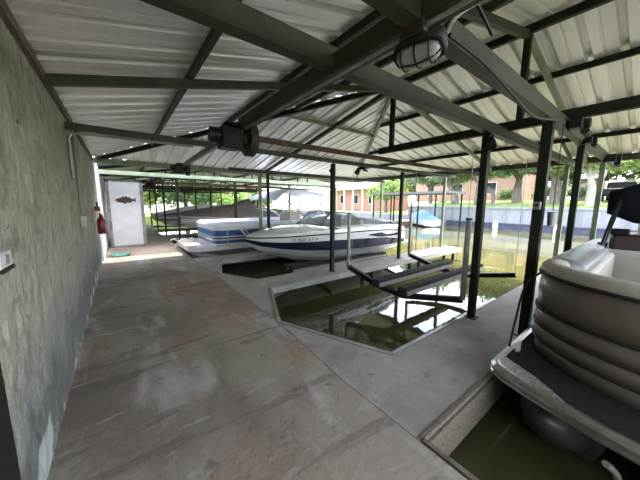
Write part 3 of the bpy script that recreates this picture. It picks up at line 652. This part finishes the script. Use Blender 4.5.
for k in range(11):
    q = k/10; x = 4.35+2.35*q
    secs.append([(x,8.2+2.3*j/8, 1.98-.10*q+ .18*math.sin(math.pi*min(1,q*1.05))*.8+.05*math.sin(math.pi*j/8)-(.28*(1-q*6) if q<.17 else 0)) for j in range(9)])
loft(bm,secs); cn = obj('canopy',bm,'whitecloth',t,True); sm = cn.modifiers.new('Solidify','SOLIDIFY'); sm.thickness = .02
for y in (8.2,10.5):
    bm = B(); tube(bm,[(5.9,y,.9),(4.5,y,1.86)],.025,8); tube(bm,[(4.9,y,.9),(4.9,y,2.02)],.02,8); tube(bm,[(6.2,y,.9),(6.3,y,1.95)],.02,8); tube(bm,[(5.6,y,.9),(6.6,y,1.90)],.022,8); tube(bm,[(5.6,y,1.2),(4.7,y,1.35)],.02,8); obj('canopy_frame',bm,'white',t)
obj('helm_seat',rounded_box((5.2,8.8,.26),(5.8,9.6,1.25),.1),'vinyl',t)

# ------------------------------------------------------------------ covered boats
def covered(name,label,x0,yc,L,hb,zs,crest,cloth,hullm,stripe=None,z0=0.):
    t = thing(name,label,'boat',(x0+L/2,yc,z0))
    def w(q): return hb*min(1,(q/.38)**.6) if q > 0 else .02
    Q = [0,.06,.14,.25,.4,.6,.8,1.]
    bm = B()
    for sg in (1,-1):
        loft(bm,[[(x0+L*q,yc+sg*w(q),zs+.06*(1-q)),(x0+L*q+.03*(1-q),yc+sg*w(q)*.98,zs-.12),(x0+L*q+.05*(1-q),yc+sg*w(q)*.95,zs-.2),(x0+L*q+.25*(1-q),yc+sg*w(q)*.82,zs-.42),(x0+L*q+.5*(1-q),yc,max(z0-.1,zs-.35-1.2*q) if q < .4 else z0-.1)] for q in Q],False,[0,1 if stripe else 0,0,0])
    bm.faces.new([bm.verts.new((x0+L,yc+y,z)) for y,z in ((-hb,zs),(-hb*.95,zs-.2),(-hb*.82,zs-.42),(0,z0-.1),(hb*.82,zs-.42),(hb*.95,zs-.2),(hb,zs))])
    obj('hull',bm,[hullm]+([stripe] if stripe else []),t)
    bm = B(); secs = []
    for q in [i/16 for i in range(17)]:
        c = 0
        for (qa,za),(qb,zb) in zip(crest,crest[1:]):
            if qa <= q <= qb: c = za+(zb-za)*(q-qa)/(qb-qa)
        ww = w(q)+.03; e = zs+.06*(1-q)
        secs.append([(x0-.02+L*q,yc+ww*s,e-.06+(c-e+.06)*(1-abs(s)**1.6)*(1 if abs(s)<.99 else 0)) for s in [-1,-.98,-.8,-.6,-.35,-.12,0,.12,.35,.6,.8,.98,1]])
    rw = loft(bm,secs); bm.faces.new(rw[-1]); obj('cover',bm,cloth,t,True)
    return t
covered('motor_boat','grey hulled boat under a peaked brown cover behind the blue boat',2.1,12.7,6.2,1.25,.92,((0,.98),(.15,1.2),(.35,1.5),(.42,1.62),(.46,1.80),(.50,1.80),(.54,1.4),(1,1.15)),'browncloth','gelcoat_grey')
covered('motor_boat','white boat with teal stripe under a tan cover far down the dock',1.6,16.1,6,1.2,.85,((0,.92),(.3,1.2),(.6,1.5),(.8,1.3),(1,1.0)),'tancloth','gelcoat','tealstripe')
covered('motor_boat','pale covered boat at the far end of the dock',1.6,19.6,6,1.2,.8,((0,.88),(.3,1.3),(.6,1.5),(1,1.0)),'whitecloth','gelcoat')
covered('motor_boat','boat wrapped in a pale blue cover by the far seawall',0,0,4.4,.95,.12,((0,.25),(.25,.75),(.5,.98),(.75,.8),(1,.4)),'bluecloth','gelcoat',z0=-.3)
bt = [o for o in S.objects if o.get('label','').startswith('boat wrapped')][0]
bt.matrix_world = Matrix.Translation((23.2,14.2,-.3)) @ Matrix.Rotation(math.radians(-124),4,'Z') @ Matrix.Translation((0,0,0))
bm = B(); box(bm,(21.2,15.0,-.5),(25,17.6,-.12)); tag(obj('floating_dock',bm,'wood'),'low wooden floating dock behind the pale blue covered boat','dock')

# covered canal stuff
bm = B(); box(bm,(24.75,-14,-.55),(25.1,12.6,-.02)); box(bm,(24.7,-14,-.02),(25.12,12.6,.06)); tag(obj('floating_walkway',bm,'dockblue'),'dark navy floating walkway along the foot of the seawall','walkway')
for y,lb in ((8.4,'white mooring buoy at the seawall, left of the bucket post'),(4.55,'white mooring buoy at the seawall, right of the bucket post')):
    t = thing('mooring_buoy',lb,'buoy',(24.5,y,-.4)); bm = B(); tube(bm,[(24.5,y,-.5),(24.5,y,-.42),(24.5,y,-.1),(24.5,y,.12),(24.5,y,.2)],[.12,.2,.2,.14,.05],16); obj('float',bm,'white',t,True)
    bm = B(); cyl(bm,(24.5,y,.2),(24.5,y,.28),.03,8); obj('eyelet',bm,'galv',t)
t = thing('boat_dock','low open boat dock with a thin dark flat roof across the canal','dock',(21.5,14.5,WZ))
bm = B(); box(bm,(20.3,10.4,2.42),(23.5,18.2,2.6)); obj('roof',bm,'shingle',t)
for x in (20.5,23.3):
    for y in (10.7,13.0,15.5,18.0):
        bm = B(); beam(bm,(x,y,-1),(x,y,2.42),.10,.10,(0,1,0)); obj('post',bm,'olive_dark',t)

# ------------------------------------------------------------------ houses
def house(name,label,x0,x1,y0,y1,z0,zw,zr,wall,wins,cols=0,over=.5):
    t = thing(name,label,'house',((x0+x1)/2,(y0+y1)/2,z0))
    bm = B(); box(bm,(x0,y0,z0),(x1,y1,zw)); obj('wall',bm,wall,t)
    bm = B(); xm=(x0+x1)/2; pr=[(x0-over,zw-.05),(xm,zr),(x1+over,zw-.05),(x1+over,zw+.1),(xm,zr+.18),(x0-over,zw+.1)]
    a=[bm.verts.new((x,y0-over,z)) for x,z in pr]; b_=[bm.verts.new((x,y1+over,z)) for x,z in pr]
    for i in range(6): bm.faces.new([a[i],a[(i+1)%6],b_[(i+1)%6],b_[i]])
    bm.faces.new([a[0],a[1],a[4],a[5]]); bm.faces.new([a[1],a[2],a[3],a[4]]); bm.faces.new([b_[0],b_[1],b_[4],b_[5]]); bm.faces.new([b_[1],b_[2],b_[3],b_[4]])
    obj('roof',bm,'shingle',t)
    for (ya,yb,za,zb) in wins:
        bm = B(); box(bm,(x0-.05,ya-.08,za-.08),(x0+.01,yb+.08,zb+.08)); fr = obj('window_frame',bm,'white',t)
        bm = B(); box(bm,(x0-.06,ya,za),(x0-.02,yb,zb)); obj('pane',bm,'window',fr)
    for i in range(cols):
        y = y0+.3+(y1-y0-.6)*i/(cols-1); bm = B(); beam(bm,(x0-1.6,y,z0),(x0-1.6,y,zw-.4),.22,.22,(0,1,0)); obj('porch_column',bm,'white',t)
    if cols:
        bm = B(); box(bm,(x0-1.9,y0,zw-.4),(x0,y1,zw-.15)); obj('porch_roof',bm,'white',t)
    return t
house('brick_house','red brick house with white porch columns across the canal',33,40,27.5,41,.35,4.3,7,'brickred',((29,30,1.6,3),(32.5,33.5,1.6,3),(36,37,1.6,3)),7)
house('brick_house','long pale brick house behind the oak trunks above the seawall',37,44,10.5,24,1.9,5.2,8,'brickpink',((13,14.2,2.9,4.2),(17,18.2,2.9,4.2),(21,22,2.9,4.2)))
house('garden_shed','small tan shed on the bank behind the two pale right posts',35,38,3.9,5.6,1.9,3.9,4.7,'brickpink',(),0,.2)
t = thing('pickup_truck','dark pickup truck parked on the bank at right','truck',(33,2.4,1.85))
obj('body',rounded_box((31.2,1.6,2.3),(36.2,3.4,2.9),.12),'black',t); obj('cab',rounded_box((32.6,1.7,2.85),(34.3,3.3,3.5),.15),'black',t)
for x in (32.1,35.2):
    for y in (1.62,3.38):
        bm = B(); cyl(bm,(x,y-.1,2.25),(x,y+.1,2.25),.36,18); obj('wheel',bm,'rubber',t)

# ------------------------------------------------------------------ trees
def crown_mesh(seed,n,size):
    rnd = random.Random(seed); bm = B()
    blobs = [(V((rnd.uniform(-.6,.6),rnd.uniform(-.6,.6),rnd.uniform(-.32,.4))),rnd.uniform(.28,.48)) for _ in range(15)]
    for _ in range(n):
        c,r = rnd.choice(blobs); d = V((rnd.gauss(0,1),rnd.gauss(0,1),rnd.gauss(0,.8))).normalized(); p = c + d*r*rnd.random()**.4
        e1 = V((rnd.gauss(0,1),rnd.gauss(0,1),rnd.gauss(0,.6))).normalized(); e2 = e1.cross(V((rnd.gauss(0,1),rnd.gauss(0,1),rnd.gauss(0,1)))).normalized()
        s = size*rnd.uniform(.6,1.3)
        bm.faces.new([bm.verts.new(p+e1*s), bm.verts.new(p+e2*s*.55), bm.verts.new(p-e1*s), bm.verts.new(p-e2*s*.55)])
    me = bpy.data.meshes.new('foliage'); bm.to_mesh(me); bm.free(); return me
CR = {('leaf',0):None}
def tree(label,x,y,z,r,pts,rad,leafm,bark='bark',ch=None,seed=1,n=3800,squash=.75,group=None):
    t = thing('oak_tree',label,'tree',(x,y,z),group)
    P = [V((x,y,z))+V(p) for p in pts]; bm = B(); sp = smooth_pts(P,4); m_ = len(sp)
    tube(bm,sp,[rad*(1-.55*i/(m_-1)) for i in range(m_)],10)
    top = P[-1]; rnd = random.Random(seed)
    for k in range(5):
        a = 2*math.pi*k/5+rnd.random(); e = top+V((math.cos(a)*r*.6,math.sin(a)*r*.6,r*rnd.uniform(.1,.4))); st = sp[int(m_*.65)]
        tube(bm,smooth_pts([st,st.lerp(e,.5)+V((0,0,r*.12)),e],3),[rad*.45*(1-.12*i) for i in range(7)],6)
    obj('trunk',bm,bark,t)
    key = (leafm,seed%3,n)
    if key not in CR: me = crown_mesh(seed%3+11,n,.055); me.materials.append(M[leafm]); CR[key] = me
    o = bpy.data.objects.new('foliage',CR[key]); COL.objects.link(o); o.parent = t
    o.location = top+V((0,0,ch if ch is not None else r*.3)) - V((x,y,z)); o.scale = (r,r,r*squash); o.rotation_euler = (0,0,seed*1.3)
    return t
tree('stout oak leaning left above the seawall, left of the empty slip corner post',29.0,14.0,1.5,3.2,[(0,0,0),(.0,.1,.9),(-.1,.5,1.8),(0,.9,2.7)],.42,'leaf3',seed=2,n=6000)
tree('straight dark oak trunk above the seawall just right of the empty slip corner post',28.6,11.6,1.48,3.0,[(0,0,0),(.05,0,1.0),(0,-.05,2.0),(.1,0,3.0)],.36,'leaf',seed=3,n=6000)
tree('thin oak with a bent trunk arching left above the lawn',29.5,10.6,1.55,2.2,[(0,0,0),(0,-.1,.8),(.1,.4,1.5),(0,1.3,2.0),(0,1.9,2.7)],.19,'leaf2',seed=4,n=6000)
tree('thick dark oak trunk left of the bucket post above the lawn',31,9.0,1.7,3.6,[(0,0,0),(0,.05,1.2),(.1,0,2.2),(0,0,3.2)],.45,'leaf',seed=5,n=6000)
tree('dark oak trunk seen between the two right hand eave posts',30,6.0,1.6,3.3,[(0,0,0),(0,-.05,1.2),(.1,.1,2.2),(0,0,3.1)],.50,'leaf3',seed=6,n=6000)
tree('pale barked tree above the seawall behind the right pale post',28,3.6,1.45,3.0,[(0,0,-.2),(0,-.05,1.2),(.1,.1,2.2),(0,0,3.0)],.30,'leaf2','bark_pale',seed=7,n=6000)
tree('tall pale barked tree behind the parked truck',38,.6,2.0,4.0,[(0,0,0),(0,-.05,1.2),(.1,.1,2.4),(0,0,3.4)],.5,'leaf3','bark_pale',seed=8,n=6000)
tree('leafy tree low over the black canopy at far right',31,-1.0,1.7,3.4,[(0,0,0),(0,.1,1.2),(.1,.1,2.2)],.35,'leaf',seed=9,n=6000)
tree('bright green tree beside the red brick house',30,24.0,.35,3.0,[(0,0,0),(.05,.1,1.2),(0,0,2.2)],.25,'leaf2',seed=10,n=6000)
tree('broad grey green tree before the pale brick house, above the thin dock roof',32,18.5,1.28,3.2,[(0,0,-.9),(0,.1,1.5),(0,.2,3.0)],.3,'leaf3',seed=11,n=6000)
tree('big dark tree behind the red brick house',50,46.0,.35,9,[(0,0,0),(0,0,3),(0,0,6)],.5,'leaf',seed=12,n=9000)
tree('big dark tree behind the pale brick house',54,28.0,.35,9,[(0,0,0),(0,0,3),(0,0,5)],.5,'leaf',seed=13,n=9000)
tree('big tree on the bank behind the tan shed',52,12.0,2.2,9,[(0,0,0),(0,0,2),(0,0,4)],.5,'leaf3',seed=14,n=9000)
tree('bushy tree behind the pale tree at far right',48,3.0,2.2,8,[(0,0,0),(0,0,2),(0,0,3)],.5,'leaf',seed=15,n=9000)
tree('wide tree on the bank at the far right edge',46,-8.0,2.2,8,[(0,0,0),(0,0,2),(0,0,3)],.5,'leaf3',seed=26,n=9000)
tree('wide tree between the two brick houses',52,36.0,.35,8,[(0,0,0),(0,0,2),(0,0,4)],.5,'leaf2',seed=27,n=9000)
for x,y,r,lb,lm in ((34,7.4,1.5,'dark shrub on the lawn left of the bucket post','leaf'),(33.5,5.2,1.3,'grey green shrub between the eave posts and the tan shed','leaf3'),(34,1.0,1.6,'rounded shrub on the lawn beside the pickup truck','leaf3'),(35,11.2,1.1,'small shrub before the pale brick house wall','leaf')):
    t = thing('garden_shrub',lb,'shrub',(x,y,1.95)); key = ('s'+lm,0)
    if key not in CR: me = crown_mesh(31,3500,.06); me.materials.append(M[lm]); CR[key] = me
    o = bpy.data.objects.new('foliage',CR[key]); COL.objects.link(o); o.parent = t; o.location = (0,0,.62*r); o.scale = (r,r,r*.9)
    bm = B(); tube(bm,[(x,y,1.9),(x,y,1.95+.5*r)],[.06,.04],8); obj('stem',bm,'bark',t)
for i,(x,y,lm) in enumerate(((-4,33,'leaf2'),(1,35,'leaf2'),(6,32.5,'leaf'),(10.5,36,'leaf2'),(16,46,'leaf3'),(22,50,'leaf'),(-9,38,'leaf'))):
    tree('bushy green tree on the bank beyond the far end of the docks',x,y,.3 if x<13 else -.4,4.0,[(0,0,0),(0,0,1),(0,0,2.0)],.3,lm,seed=16+i,ch=.6,n=6000,group='trees beyond the docks')

# ------------------------------------------------------------------ light
w = bpy.data.worlds.new('World'); S.world = w; w.use_nodes = True; nt = w.node_tree
sky = nt.nodes.new('ShaderNodeTexSky'); sky.sky_type = 'NISHITA'; sky.sun_disc = False; sky.sun_elevation = math.radians(62); sky.sun_rotation = math.radians(100); sky.air_density = 1.0; sky.dust_density = 2.0
hs = nt.nodes.new('ShaderNodeHueSaturation'); hs.inputs['Saturation'].default_value = .55
nt.links.new(sky.outputs['Color'], hs.inputs['Color']); nt.links.new(hs.outputs['Color'], nt.nodes['Background'].inputs['Color'])
nt.nodes['Background'].inputs['Strength'].default_value = .5
sd_ = bpy.data.lights.new('Sun','SUN'); sd_.energy = 2.3; sd_.angle = math.radians(1.2); sd_.color = (1,.95,.86)
so = bpy.data.objects.new('sun',sd_); COL.objects.link(so); so.rotation_euler = V((-.30,-.26,-.92)).to_track_quat('-Z','Y').to_euler()

# ------------------------------------------------------------------ camera
f=262.68; psi=.6517; th=.1395; ro=.0056
F = V((math.sin(psi)*math.cos(th),math.cos(psi)*math.cos(th),-math.sin(th))); R0 = V((math.cos(psi),-math.sin(psi),0)); U0 = R0.cross(F)
R = R0*math.cos(ro)+U0*math.sin(ro); U = U0*math.cos(ro)-R0*math.sin(ro)
cd = bpy.data.cameras.new('Camera'); cam = bpy.data.objects.new('camera',cd); COL.objects.link(cam)
cd.sensor_width = 36; cd.lens = 36*f/640; cd.clip_start = .05; cd.clip_end = 300
cam.matrix_world = Matrix(((R.x,U.x,-F.x,0),(R.y,U.y,-F.y,0),(R.z,U.z,-F.z,1.6),(0,0,0,1)))
S.camera = cam
S.view_settings.view_transform = 'Standard'; S.view_settings.look = 'None'; S.view_settings.gamma = 1; S.view_settings.use_curve_mapping = False
S.view_settings.exposure = 2.2
